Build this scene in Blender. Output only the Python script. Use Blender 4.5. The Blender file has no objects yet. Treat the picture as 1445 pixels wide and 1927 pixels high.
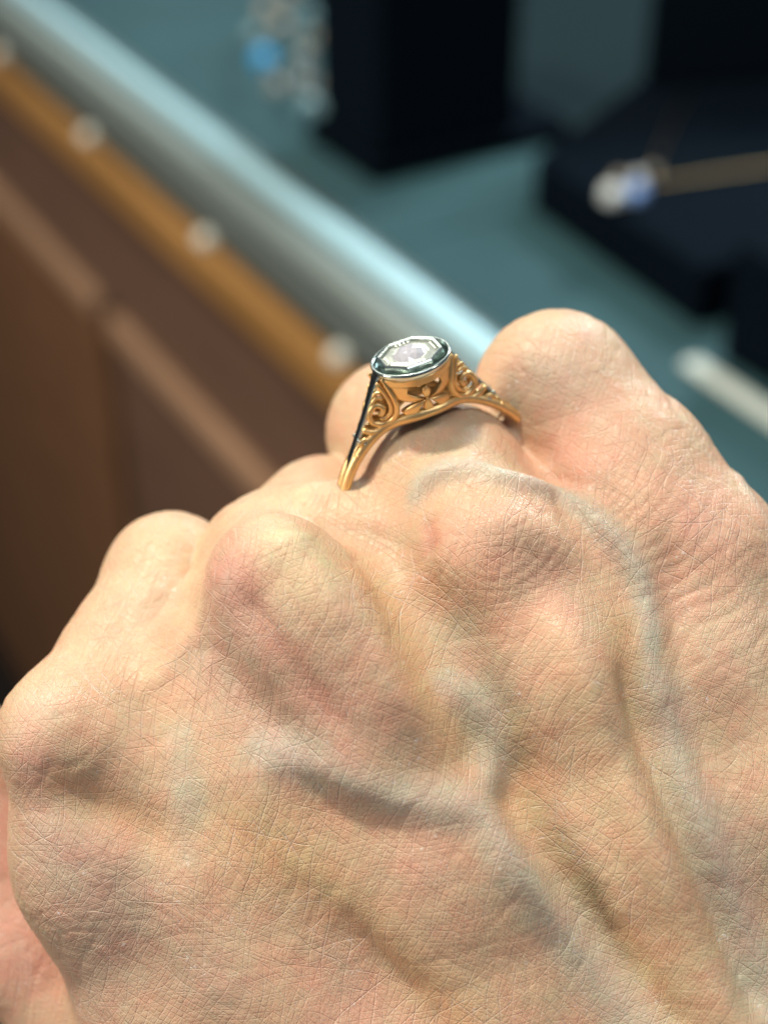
import bpy, bmesh, math, random
import numpy as np
from mathutils import Vector, Matrix

random.seed(7); rng = np.random.default_rng(11)
S = bpy.context.scene
COL = S.collection

# ------------------------------------------------------------------ camera
PITCH = math.atan2(2010, 2790)
CAM_H = 0.32
FPX, CX, CY = 2790.0, 722.5, 963.5
cam_d = bpy.data.cameras.new('camera'); cam = bpy.data.objects.new('camera', cam_d); COL.objects.link(cam)
cam_d.sensor_fit = 'VERTICAL'; cam_d.sensor_height = 36.0; cam_d.sensor_width = 27.0
cam_d.lens = FPX / 1927.0 * 36.0
cam_d.clip_start = 0.005; cam_d.clip_end = 20
cam.location = (0, 0, CAM_H); cam.rotation_euler = (math.pi/2 - PITCH, 0, 0)
cam_d.dof.use_dof = True; cam_d.dof.focus_distance = 0.151; cam_d.dof.aperture_fstop = 12.5
cam_d.dof.aperture_blades = 0
S.camera = cam
ROT = cam.rotation_euler.to_matrix()
RN = np.array(ROT); C0 = np.array([0, 0, CAM_H])

# ------------------------------------------------------------------ world and lamps (indoor shop lighting)
w = bpy.data.worlds.new('World'); S.world = w; w.use_nodes = True
bg = w.node_tree.nodes['Background']; bg.inputs[0].default_value = (0.80, 0.90, 1.0, 1); bg.inputs[1].default_value = 0.12

def area(name, loc, target, size, power, color):
    d = bpy.data.lights.new(name, 'AREA'); d.shape = 'DISK'; d.size = size; d.energy = power; d.color = color
    o = bpy.data.objects.new(name, d); COL.objects.link(o); o.location = loc
    o.rotation_euler = (Vector(target) - Vector(loc)).to_track_quat('-Z', 'Y').to_euler()
    return o
area('ceiling_spot', (-0.36, 0.36, 1.15), (0.0, 0.14, 0.22), 0.08, 10.7, (1.0, 0.92, 0.77))
area('ceiling_spot', (0.62, -0.12, 1.05), (0.0, 0.14, 0.22), 0.16, 2.4, (1.0, 0.95, 0.88))
area('fill_panel', (0.15, -0.35, 1.9), (0.0, 0.2, 0.2), 0.9, 5.5, (0.92, 0.97, 1.0))  # added fill light overhead, gives the ring metal contrast
area('front_lamp', (-0.55, 2.0, 1.25), (0.0, 0.14, 0.22), 0.55, 6.5, (1.0, 0.98, 0.88))
area('counter_fill', (-1.3, -0.1, 0.55), (-0.25, 0.45, -0.1), 0.35, 10.0, (1.0, 0.88, 0.74))  # added fill light, brightens the wooden counter front
area('case_lamp', (0.55, 1.25, 0.80), (0.1, 0.6, 0.0), 0.30, 10.5, (0.80, 0.95, 1.0))

S.view_settings.view_transform = 'Standard'; S.view_settings.look = 'None'
S.view_settings.exposure = 0.0; S.view_settings.gamma = 1.0
S.cycles.use_denoising = True; S.cycles.max_bounces = 10
S.cycles.caustics_reflective = False; S.cycles.caustics_refractive = False
S.cycles.sample_clamp_indirect = 6

# ------------------------------------------------------------------ helpers
def tag(o, label=None, cat=None, group=None, kind=None):
    if label: o['label'] = label
    if cat: o['category'] = cat
    if group: o['group'] = group
    if kind: o['kind'] = kind
    return o

def new_mat(name, color=(0.5, 0.5, 0.5), rough=0.5, metal=0.0, **kw):
    m = bpy.data.materials.new(name); m.use_nodes = True
    b = m.node_tree.nodes['Principled BSDF']
    b.inputs['Base Color'].default_value = (*color, 1)
    b.inputs['Roughness'].default_value = rough
    b.inputs['Metallic'].default_value = metal
    for k, v in kw.items(): b.inputs[k].default_value = v
    return m, m.node_tree, b

def noise_bump(nt, b, scale, strength, dist, detail=4, stretch=None):
    tc = nt.nodes.new('ShaderNodeTexCoord'); src = tc.outputs['Object']
    if stretch:
        mp = nt.nodes.new('ShaderNodeMapping'); mp.inputs['Scale'].default_value = stretch
        nt.links.new(src, mp.inputs['Vector']); src = mp.outputs[0]
    n = nt.nodes.new('ShaderNodeTexNoise'); n.inputs['Scale'].default_value = scale; n.inputs['Detail'].default_value = detail
    nt.links.new(src, n.inputs['Vector'])
    bp = nt.nodes.new('ShaderNodeBump'); bp.inputs['Strength'].default_value = strength; bp.inputs['Distance'].default_value = dist
    nt.links.new(n.outputs['Fac'], bp.inputs['Height']); nt.links.new(bp.outputs[0], b.inputs['Normal'])
    return n, src

def color_noise(nt, b, src_vec, scale, c1, c2, detail=5, lo=0.35, hi=0.65):
    n = nt.nodes.new('ShaderNodeTexNoise'); n.inputs['Scale'].default_value = scale; n.inputs['Detail'].default_value = detail
    nt.links.new(src_vec, n.inputs['Vector'])
    r = nt.nodes.new('ShaderNodeValToRGB')
    r.color_ramp.elements[0].position = lo; r.color_ramp.elements[1].position = hi
    r.color_ramp.elements[0].color = (*c1, 1); r.color_ramp.elements[1].color = (*c2, 1)
    nt.links.new(n.outputs['Fac'], r.inputs[0]); nt.links.new(r.outputs[0], b.inputs['Base Color'])

def np_mesh(name, verts, faces, mat, parent=None, smooth=True, origin=None):
    """verts in world metres; faces list/array of equal or mixed sized index tuples."""
    verts = np.asarray(verts, dtype=np.float64)
    if origin is None:
        origin = np.array(parent.location) if parent is not None else verts.mean(0)
        if parent is not None and parent.type != 'EMPTY': origin = np.array(parent['_o'])
    me = bpy.data.meshes.new(name)
    v = verts - np.asarray(origin)
    if isinstance(faces, np.ndarray):
        n = faces.shape[1]; nf = len(faces)
        me.vertices.add(len(v)); me.vertices.foreach_set('co', v.astype(np.float32).ravel())
        me.loops.add(nf * n); me.loops.foreach_set('vertex_index', faces.astype(np.int32).ravel())
        me.polygons.add(nf); me.polygons.foreach_set('loop_start', np.arange(0, nf * n, n, dtype=np.int32))
        me.update(calc_edges=True)
    else:
        me.from_pydata([tuple(p) for p in v], [], [tuple(int(i) for i in f) for f in faces])
    me.validate()
    if smooth: me.polygons.foreach_set('use_smooth', np.ones(len(me.polygons), dtype=bool))
    me.materials.append(mat)
    o = bpy.data.objects.new(name, me); COL.objects.link(o)
    if parent is not None: o.parent = parent      # parent sits at identity rotation; origins coincide
    else: o.location = origin
    return o

def empty(name, loc):
    o = bpy.data.objects.new(name, None); COL.objects.link(o); o.location = loc; o.empty_display_size = 0.01
    return o

def to_world(p_cm):
    """camera-frame centimetres -> world metres (rigid)."""
    return (np.asarray(p_cm) * 0.01) @ RN.T + C0

def P(px, py, d):
    return np.array([(px - CX) / FPX * d, -(py - CY) / FPX * d, -d])

# ------------------------------------------------------------------ display case (setting behind the hand)
E = np.array(ROT @ Vector((-2020, 2010, -2790))); E[2] = 0; E /= np.linalg.norm(E)      # long edge, running away to the left
N = np.array([E[1], -E[0], 0.0])                                                        # into the case
ZUP = np.array([0, 0, 1.0])
def ray(px, py):
    r = RN @ np.array([(px - CX) / FPX, -(py - CY) / FPX, -1.0]); return r / np.linalg.norm(r)
def on_z(px, py, z):
    r = ray(px, py); return C0 + r * ((z - C0[2]) / r[2])
O_E = on_z(722, 503, 0.02)          # a point on top of the metal rail
def L(a, n, z): return O_E * np.array([1, 1, 0]) + E * a + N * n + ZUP * z
def to_local(p):
    q = p - O_E * np.array([1, 1, 0]); return float(q @ E), float(q @ N)
def on_front(px, py, n=-0.02):     # hit the vertical front plane at offset n
    r = ray(px, py); q0 = L(0, n, 0); t = ((q0 - C0) @ N) / (r @ N); p = C0 + r * t
    a, _ = to_local(p); return a, p[2]

def beam(name, a0, a1, n0, n1, z0, z1, mat, parent=None, bevel=0.002, origin=None):
    """bevelled box aligned to the case axes."""
    bm = bmesh.new()
    vs = [bm.verts.new(Vector(L(a, n, z))) for a in (a0, a1) for n in (n0, n1) for z in (z0, z1)]
    for f in ((0,1,3,2), (4,6,7,5), (0,4,5,1), (2,3,7,6), (0,2,6,4), (1,5,7,3)):
        bm.faces.new([vs[i] for i in f])
    bmesh.ops.recalc_face_normals(bm, faces=bm.faces)
    if bevel: bmesh.ops.bevel(bm, geom=bm.edges[:], offset=bevel, segments=3, affect='EDGES', profile=0.5)
    me = bpy.data.meshes.new(name)
    o0 = Vector(origin) if origin is not None else (Vector(parent.location) if parent is not None else Vector(L((a0+a1)/2, (n0+n1)/2, z0)))
    for v in bm.verts: v.co -= o0
    bm.to_mesh(me); bm.free()
    me.materials.append(mat)
    o = bpy.data.objects.new(name, me); COL.objects.link(o)
    if parent is not None: o.parent = parent
    else: o.location = o0
    return o

M_teal, nt, b = new_mat('teal_fabric', (0.030, 0.105, 0.124), 0.85)
_, src = noise_bump(nt, b, 900, 0.4, 0.0005); color_noise(nt, b, src, 14, (0.023, 0.076, 0.090), (0.030, 0.094, 0.108))
M_navy, nt, b = new_mat('navy_leatherette', (0.0025, 0.006, 0.011), 0.9, 0.0, **{'Specular IOR Level': 0.04})
noise_bump(nt, b, 500, 0.4, 0.0005)
M_shade_board, nt, b = new_mat('shade_board', (0.011, 0.024, 0.028), 0.9, 0.0, **{'Specular IOR Level': 0.1})  # dark tone stands in for shade over the teal
noise_bump(nt, b, 300, 0.3, 0.0005)
M_rail, nt, b = new_mat('led_tinted_rail', (0.44, 0.72, 0.82), 0.42, 0.25)  # cyan LED light on the metal is put into its base colour
noise_bump(nt, b, 60, 0.1, 0.0003, stretch=(1, 1, 20))
M_railside, nt, b = new_mat('grey_metal', (0.19, 0.235, 0.225), 0.42, 0.2)
M_strip, nt, b = new_mat('dull_white_strip', (0.62, 0.68, 0.62), 0.5)
M_gasket, nt, b = new_mat('black_gasket', (0.012, 0.018, 0.018), 0.6)
def wood(name, c1, c2, rough=0.42):
    m, nt, b = new_mat(name, c1, rough)
    n, src = noise_bump(nt, b, 40, 0.15, 0.0008, stretch=(1, 1, 6))
    color_noise(nt, b, src, 9, c1, c2, 8, 0.3, 0.7)
    return m
M_honey = wood('honey_wood', (0.38, 0.195, 0.058), (0.50, 0.26, 0.085))
M_walnut = wood('walnut_wood', (0.16, 0.092, 0.062), (0.21, 0.12, 0.080))
M_walnut2 = wood('reddish_walnut_wood', (0.20, 0.10, 0.05), (0.26, 0.13, 0.066))
M_tan = wood('tan_wood', (0.42, 0.25, 0.15), (0.52, 0.32, 0.20))
M_glint, nt, b = new_mat('glint_white', (0.92, 0.95, 0.86), 0.22)  # white base colour paints the specular glint on each cap
M_room, nt, b = new_mat('shop_floor', (0.02, 0.015, 0.012), 0.6)
noise_bump(nt, b, 30, 0.2, 0.001)

# case interior floor: fabric pads with a seam
NF = 0.030
seam_a = to_local(on_z(810, 440, 0.0))[0]
fl = beam('case_floor', -1.2, seam_a - 0.0008, NF, 1.6, -0.012, 0.0, M_teal, bevel=0.0015); tag(fl, kind='structure')
fl2 = beam('case_floor', seam_a + 0.0008, 2.6, NF, 1.6, -0.012, 0.0, M_teal, bevel=0.0015); tag(fl2, kind='structure')
und = beam('case_base', -1.2, 2.6, NF - 0.02, 1.6, -0.05, -0.013, M_walnut, bevel=0.001); tag(und, kind='structure')
rf = beam('shop_floor', -3, 5, -2.5, 3, -0.95, -0.9, M_room, bevel=0); tag(rf, kind='structure')

cab = empty('display_counter', L(0, -0.02, -0.9))
tag(cab, 'wooden display counter front with honey, tan and dark brown bands below the metal rail', 'counter')
def tube_profile(name, prof, a0, a1, mat, parent):
    """extrude a closed (n,z) profile along the case edge."""
    k = len(prof); vs = [L(a, n, z) for a in (a0, a1) for n, z in prof]
    fs = [(i, (i+1) % k, k+(i+1) % k, k+i) for i in range(k)] + [tuple(range(k-1, -1, -1)), tuple(range(k, 2*k))]
    o = np_mesh(name, vs, fs, mat, parent, smooth=False)
    bm = bmesh.new(); bm.from_mesh(o.data); bmesh.ops.recalc_face_normals(bm, faces=bm.faces)
    bm.to_mesh(o.data); bm.free()
    me = o.data; me.polygons.foreach_set('use_smooth', np.array([len(p.vertices) == 4 for p in me.polygons])); return o
# rounded rail top
def rr(cx, cz, r, t0, t1, n): return [(cx + r*math.cos(math.radians(t0+(t1-t0)*i/n)), cz + r*math.sin(math.radians(t0+(t1-t0)*i/n))) for i in range(n+1)]
prof = rr(0.0078, 0.0095, 0.0058, -30, 210, 16) + [(0.0028, 0.001), (0.0128, 0.001)]
tube_profile('metal_rail', prof, -1.2, 2.6, M_rail, cab)
tube_profile('rail_lip', [(0.012, 0.0005), (0.029, 0.0005), (0.029, 0.003), (0.012, 0.009)], -1.2, 2.6, M_railside, cab)
tube_profile('rail_shoulder', [(-0.0165, 0.001), (-0.0165, 0.004), (-0.006, 0.0078), (0.0024, 0.0085), (0.0024, 0.001)], -1.2, 2.6, M_railside, cab)
beam('rail_side', -1.2, 2.6, -0.016, -0.001, -0.022, 0.0005, M_railside, cab, 0.002)
beam('gasket', -1.2, 2.6, -0.013, 0.0, -0.0305, -0.0225, M_gasket, cab, 0.0008)
def zf(py, px=450): return on_front(px, py)[1]
z_h0, z_h1 = -0.031, -0.056
beam('honey_band', -1.2, 2.6, -0.022, 0.0, z_h1, z_h0, M_honey, cab, 0.003)
z_d1 = -0.146
beam('dark_band', -1.2, 2.6, -0.014, 0.0, z_d1, z_h1 - 0.0005, M_walnut, cab, 0.001)
# doors below: tan top rails and dark panels with a vertical gap
gap_a = on_front(185, 560)[0]
z_t1 = z_d1 - 0.021
for (a0, a1, mt) in ((gap_a + 0.015, 2.6, M_walnut2), (-1.2, gap_a - 0.015, M_walnut)):
    t = beam('door_edge', a0, a1, -0.021, 0.0, z_t1, z_d1 - 0.004, M_tan, cab, 0.002)
    d = beam('door_panel', a0, a1, -0.018, 0.0, -0.85, z_t1 - 0.0005, mt, cab, 0.002)
beam('cabinet_back', -1.2, 2.6, 0.001, 0.02, -0.9, -0.052, M_gasket, cab, 0)
# screw caps along the rail, white to paint their glints
caps = [(2, 100), (170, 255), (390, 450), (642, 670)]
for i, (px, py) in enumerate(caps):
    a, z = on_front(px, py, -0.016)
    bm = bmesh.new(); bmesh.ops.create_uvsphere(bm, u_segments=16, v_segments=10, radius=0.0058)
    me = bpy.data.meshes.new('screw_cap'); bm.to_mesh(me); bm.free(); me.materials.append(M_glint)
    me.polygons.foreach_set('use_smooth', np.ones(len(me.polygons), dtype=bool))
    o = bpy.data.objects.new('screw_cap', me); COL.objects.link(o); o.parent = cab
    o.location = Vector(L(a, -0.0165, z)) - cab.location

# display blocks
def a_n(px, py, z=0.0): return to_local(on_z(px, py, z))
a, n = a_n(705, 352); a2, n2 = a_n(1003, 228); aL, nL = a_n(545, 225)
blkA = empty('display_stand', L(a, n, 0)); tag(blkA, 'tall dark navy display stand behind the metal rail, top centre', 'display stand')
aM = a + (aL - a)*.72
beam('base_plate', a, aM, n, n2, 0.0004, 0.012, M_navy, blkA, 0.002)
beam('riser', a + 0.003, aM - 0.010, n + 0.003, n2 - 0.034, 0.0125, 0.16, M_navy, blkA, 0.004)
a, n = a_n(1008, 395); a3, n3 = a_n(1292, 592)
def prism(name, pts, z0, z1, mat, bevel=0.003):
    bm = bmesh.new(); c = np.mean(pts, axis=0); c[2] = z0
    lo_ = [bm.verts.new((p[0]-c[0], p[1]-c[1], 0)) for p in pts]; hi_ = [bm.verts.new((p[0]-c[0], p[1]-c[1], z1-z0)) for p in pts]; k = len(pts)
    bm.faces.new(lo_); bm.faces.new(hi_)
    for i in range(k): bm.faces.new((lo_[i], lo_[(i+1) % k], hi_[(i+1) % k], hi_[i]))
    bmesh.ops.recalc_face_normals(bm, faces=bm.faces); bmesh.ops.bevel(bm, geom=bm.edges[:], offset=bevel, segments=3, affect='EDGES', profile=.5)
    me = bpy.data.meshes.new(name); bm.to_mesh(me); bm.free(); me.materials.append(mat)
    o = bpy.data.objects.new(name, me); COL.objects.link(o); o.location = c; return o
blkB = prism('display_pad', [on_z(x, y, .03) for x, y in ((1005, 292), (1225, 130), (1900, 60), (1900, 330), (1322, 505))], 0.0004, 0.030, M_navy)
blkD = prism('display_stand', [on_z(x, y, .0304) for x, y in ((1205, 165), (1235, 130), (1800, 70), (1800, 130))], 0.0304, 0.17, M_navy)
tag(blkD, 'black upright display stand in the top right corner behind the pendant', 'display stand')
tag(blkB, 'low dark navy display pad carrying the diamond pendant', 'display pad')
a, n = a_n(1350, 672)
blkC = beam('display_pad', a - 0.16, a, n, n + 0.16, 0.0004, 0.055, M_navy, bevel=0.003)
tag(blkC, 'dark navy display pad at the right edge beside the pale strip', 'display pad')
a, n = a_n(1290, 690)
st = beam('metal_strip', a - 0.2, a, n - 0.004, n + 0.006, 0.0004, 0.004, M_strip, bevel=0.0015)
tag(st, 'pale metal strip on the teal fabric in front of the right display pad', 'metal strip')
a, n = a_n(1010, 232); 
sb = beam('shade_board', a - 0.03, a + 0.60, n - 0.002, n + 0.60, 0.0004, 0.006, M_shade_board, bevel=0.002)  # board added to darken the area where the teal lies in shadow
tag(sb, 'added dark board standing in for shade between the two navy display stands', 'board')

# ------------------------------------------------------------------ jewellery in the background
M_gold2, _, _ = new_mat('soft_gold', (0.45, 0.30, 0.14), 0.35, 1.0)
M_blue, _, _ = new_mat('blue_gem', (0.06, 0.48, 0.95), 0.15)
M_grey, _, _ = new_mat('grey_bead', (0.26, 0.28, 0.26), 0.25)
M_bluegrey, _, _ = new_mat('blue_grey_bead', (0.20, 0.34, 0.38), 0.25)
M_tanb, _, _ = new_mat('tan_bead', (0.42, 0.37, 0.30), 0.25)
M_gemw, _, _ = new_mat('pale_gem', (0.92, 0.97, 0.95), 0.15)
M_gemb, _, _ = new_mat('ice_blue_gem', (0.32, 0.52, 1.0), 0.15)

def ico(name, c, r, mat, parent, sub=2, squash=1.0):
    bm = bmesh.new(); bmesh.ops.create_icosphere(bm, subdivisions=sub, radius=r)
    for v in bm.verts: v.co.z *= squash
    me = bpy.data.meshes.new(name); bm.to_mesh(me); bm.free(); me.materials.append(mat)
    o = bpy.data.objects.new(name, me); COL.objects.link(o)
    if parent is not None: o.parent = parent; o.location = Vector(c) - parent.location
    else: o.location = c
    return o

def tube(name, pts, r, mat, parent=None, seg=8, closed=False, radii=None, smooth=True):
    pts = np.asarray(pts, float); n = len(pts)
    if closed: T = np.roll(pts, -1, 0) - np.roll(pts, 1, 0)
    else: T = np.gradient(pts, axis=0)
    T /= np.linalg.norm(T, axis=1)[:, None] + 1e-12
    ref = np.array([0.13, 0.37, 0.92]); u = np.cross(T[0], ref); u /= np.linalg.norm(u)
    V = []
    for i in range(n):
        u = u - T[i] * (u @ T[i]); u /= np.linalg.norm(u); v = np.cross(T[i], u)
        rr_ = r if radii is None else radii[i]
        for k in range(seg):
            t = 2*math.pi*k/seg; V.append(pts[i] + rr_*(math.cos(t)*u + math.sin(t)*v))
    F = []
    m = n if closed else n - 1
    for i in range(m):
        j = (i + 1) % n
        for k in range(seg):
            F.append((i*seg+k, i*seg+(k+1) % seg, j*seg+(k+1) % seg, j*seg+k))
    if not closed: F += [tuple(range(seg-1, -1, -1)), tuple(range((n-1)*seg, n*seg))]
    return np_mesh(name, V, F, mat, parent, smooth=smooth)

# bead bracelet draped over a small cushion left of the navy stand
cl0 = on_z(560, 190, 0.012)
brc = empty('bead_bracelet', cl0); tag(brc, 'grey and tan bead bracelet with one bright blue bead, left of the navy stand', 'bracelet')
beads = [(500, 15, M_tanb), (540, -5, M_tanb), (582, 30, M_bluegrey), (478, 66, M_bluegrey), (604, 72, M_tanb), (496, 112, M_blue),
         (572, 108, M_grey), (566, 150, M_grey), (604, 158, M_grey), (580, 196, M_bluegrey), (610, 200, M_bluegrey), (530, 50, M_tanb), (640, 180, M_grey),
         (520, 165, M_grey)]
bw = []
for px, py, m in beads:
    c = on_z(px, py, 0.022); bw.append(c); ico('bead', c, 0.0058 if m is not M_blue else 0.0072, m, brc)
order = sorted(range(len(bw)), key=lambda i: math.atan2(bw[i][1]-cl0[1]-0.02, bw[i][0]-cl0[0]))
tube('cord', [bw[i] for i in order], 0.0008, M_gold2, brc, closed=True)

# pendant on the low pad
pc = on_z(1170, 350, 0.032)
pend = empty('diamond_pendant', pc); tag(pend, 'gold pendant with pale and ice blue stones lying on the low navy pad', 'pendant')
ico('stone', on_z(1152, 366, 0.0345), 0.0060, M_gemw, pend, 1); ico('stone', on_z(1197, 362, 0.0345), 0.0056, M_gemb, pend, 1)
ico('stone', on_z(1200, 335, 0.0335), 0.0034, M_gemw, pend, 1); ico('stone', on_z(1228, 325, 0.0335), 0.0030, M_tanb, pend, 1)
ico('stone', on_z(1165, 335, 0.0335), 0.0030, M_tanb, pend, 1)
ring_pts = [on_z(1175 + 36*math.cos(t), 356 + 22*math.sin(t), 0.0315) for t in np.linspace(0, 2*math.pi, 24, endpoint=False)]
tube('setting', ring_pts, 0.0005, M_gold2, pend, closed=True)
tube('chain', [on_z(1225 + (1300-1225)*t, 325 - 160*t - 12*math.sin(3*t), 0.0315) for t in np.linspace(0, 1, 14)], 0.0004, M_gold2, pend)
tube('chain', [on_z(1228 + 260*t, 345 - 38*t, 0.0315) for t in np.linspace(0, 1, 14)], 0.0007, M_gold2, pend)

# ------------------------------------------------------------------ the hand (signed distance field -> mesh)
def smin(a, b, k):
    h = np.clip(0.5 + 0.5*(b-a)/k, 0, 1); return b*(1-h) + a*h - k*h*(1-h)
def cone(p, a, b, ra, rb):
    ab = b - a; t = np.clip(((p-a) @ ab)/(ab @ ab), 0, 1)
    return np.linalg.norm(p - a - t[:, None]*ab, axis=1) - (ra + (rb-ra)*t)
def chain(p, nodes, k=0.25):
    d = None
    for (a, ra), (b, rb) in zip(nodes[:-1], nodes[1:]):
        c = cone(p, a, b, ra, rb); d = c if d is None else smin(d, c, k)
    return d
# local frame of the ring: rx across the finger, ry along it, rz out through the stone
rz = np.array([-.22, .82, .53]); rz /= np.linalg.norm(rz)
rx = np.array([.92, .34, -.15]); rx -= rz*(rx@rz); rx /= np.linalg.norm(rx); ry = np.cross(rz, rx)
RO = P(817, 857, 16.4); RING_C = RO - rz*.47
# knuckles (MCP): centre, radius in cm
K1 = (P(132, 1382, 15.82), .70); K2 = (P(512, 1082, 15.27), .62); K3 = (P(925, 1052, 15.75), .80); K4 = (P(1318, 1062, 16.35), .90)
MET = [
    [K1, (P(222, 1600, 16.25), 1.06), (P(395, 1900, 16.55), 1.28), (P(760, 2500, 16.0), 1.3)],
    [K2, (P(590, 1185, 15.36), .76), (P(700, 1330, 15.50), .90), (P(860, 1600, 15.70), 1.06), (P(1120, 2200, 15.85), 1.3)],
    [K3, (P(1060, 1280, 15.72), .92), (P(1190, 1560, 15.78), 1.08), (P(1420, 2200, 15.75), 1.3)],
    [K4, (P(1440, 1500, 16.1), 1.15), (P(1680, 2200, 16.0), 1.35)],
]
def downv(p, cm, fwd=0.0, side=0.0):   # toward the palm: world down is (0,-.81,-.585) in the camera frame
    return p + cm*np.array([side, -0.811, -0.585]) + fwd*np.array([0, .585, -.811])
pip1 = (P(322, 1088, 17.3), .73); pip2 = (P(612, 990, 17.7), .80); pip3 = (P(750, 812, 18.2), .84); pip4 = (P(1047, 738, 17.15), .90)
FING = [
    [K1, (P(235, 1225, 16.6), .64), pip1, (downv(pip1[0], 2.0, -0.9), .66), (downv(pip1[0], 2.3, -2.2), .60)],
    [(P(520, 1110, 15.55), .72), (P(505, 1062, 16.8), .76), pip2, (downv(pip2[0], 2.2, -0.9), .70), (downv(pip2[0], 2.6, -2.4), .62)],
    [K3, (P(838, 915, 16.62), .90), pip3, (downv(pip3[0], 2.3, -0.9), .72), (downv(pip3[0], 2.7, -2.5), .62)],
    [K4, (P(1180, 900, 16.75), .95), pip4, (downv(pip4[0], 2.2, -0.8, .1), .74), (downv(pip4[0], 2.6, -2.4, .1), .64)],
]
THUMB = [(P(-70, 1400, 18.0), .62), (P(-40, 1600, 17.9), .70), (P(60, 1790, 17.6), .72), (P(330, 2080, 17.4), 1.1)]
PALM = [((P(420, 1600, 17.3), .9), (P(900, 1900, 17.3), 1.1)), ((P(900, 1500, 17.3), 1.0), (P(1250, 2000, 17.2), 1.2)),
        ((P(1250, 1350, 17.4), 1.0), (P(1500, 2000, 17.3), 1.3))]
ARM = [(P(1150, 2300, 16.9), 1.9), (P(1650, 2900, 16.6), 2.2)]
ARM2 = [(P(1550, 2250, 16.9), 1.9), (P(2000, 2850, 16.6), 2.2)]
def hand_sdf(p):
    d = None
    for m in MET:
        c = chain(p, m, .5); d = c if d is None else smin(d, c, .55)
    for (a, ra), (b, rb) in PALM: d = smin(d, cone(p, a, b, ra, rb), .5)
    d = smin(d, chain(p, ARM), .6); d = smin(d, chain(p, ARM2), .6)
    f = None
    for q in FING:
        c = chain(p, q, .22); f = c if f is None else smin(f, c, .07)
    d = smin(d, f, .28)
    d = smin(d, chain(p, THUMB), .15)
    # web between ring finger base and knuckle row
    d = smin(d, cone(p, P(700, 1120, 16.0), P(1120, 1080, 16.1), .55, .6), .35)
    d = smin(d, cone(p, P(1010, 1010, 16.6), P(1200, 1010, 16.4), .75, .9), .35)
    d = smin(d, cone(p, P(200, 1350, 16.35), P(520, 1230, 16.2), .50, .70), .30)
    d = smin(d, cone(p, P(330, 1420, 16.2), P(520, 1750, 16.1), .72, 1.1), .40)
    d = smin(d, cone(p, P(330, 1180, 16.75), P(450, 1230, 16.3), .58, .7), .35)
    d = smin(d, cone(p, P(452, 1200, 15.98), P(500, 1420, 15.98), .66, 1.0), .40)
    d = smin(d, cone(p, P(1080, 1130, 16.3), P(1280, 1270, 16.15), .85, .98), .5)
    d = smin(d, cone(p, P(500, 1600, 16.1), P(640, 1500, 15.95), .95, 1.0), .5)
    d = smin(d, cone(p, P(690, 1200, 16.15), P(900, 1220, 16.1), .80, .85), .5)
    d = smin(d, cone(p, P(540, 1560, 16.0), P(860, 1640, 15.9), 1.0, 1.08), .5)
    d = smin(d, cone(p, P(150, 1400, 15.95), P(330, 1480, 16.05), .62, .70), .35)
    d = smin(d, cone(p, P(360, 1540, 16.15), P(640, 1950, 16.0), .92, 1.2), .5)
    d = smin(d, cone(p, P(440, 1650, 16.15), P(740, 2010, 16.0), 1.0, 1.2), .5)
    d = smin(d, cone(p, P(300, 1330, 16.2), P(540, 1430, 16.0), .68, .95), .45)
    d = smin(d, cone(p, P(604, 1008, 16.58), P(770, 1035, 16.4), .64, .75), .20)
    d = smin(d, cone(p, P(960, 985, 16.75), P(1090, 990, 16.7), .62, .80), .20)
    return d

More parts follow.
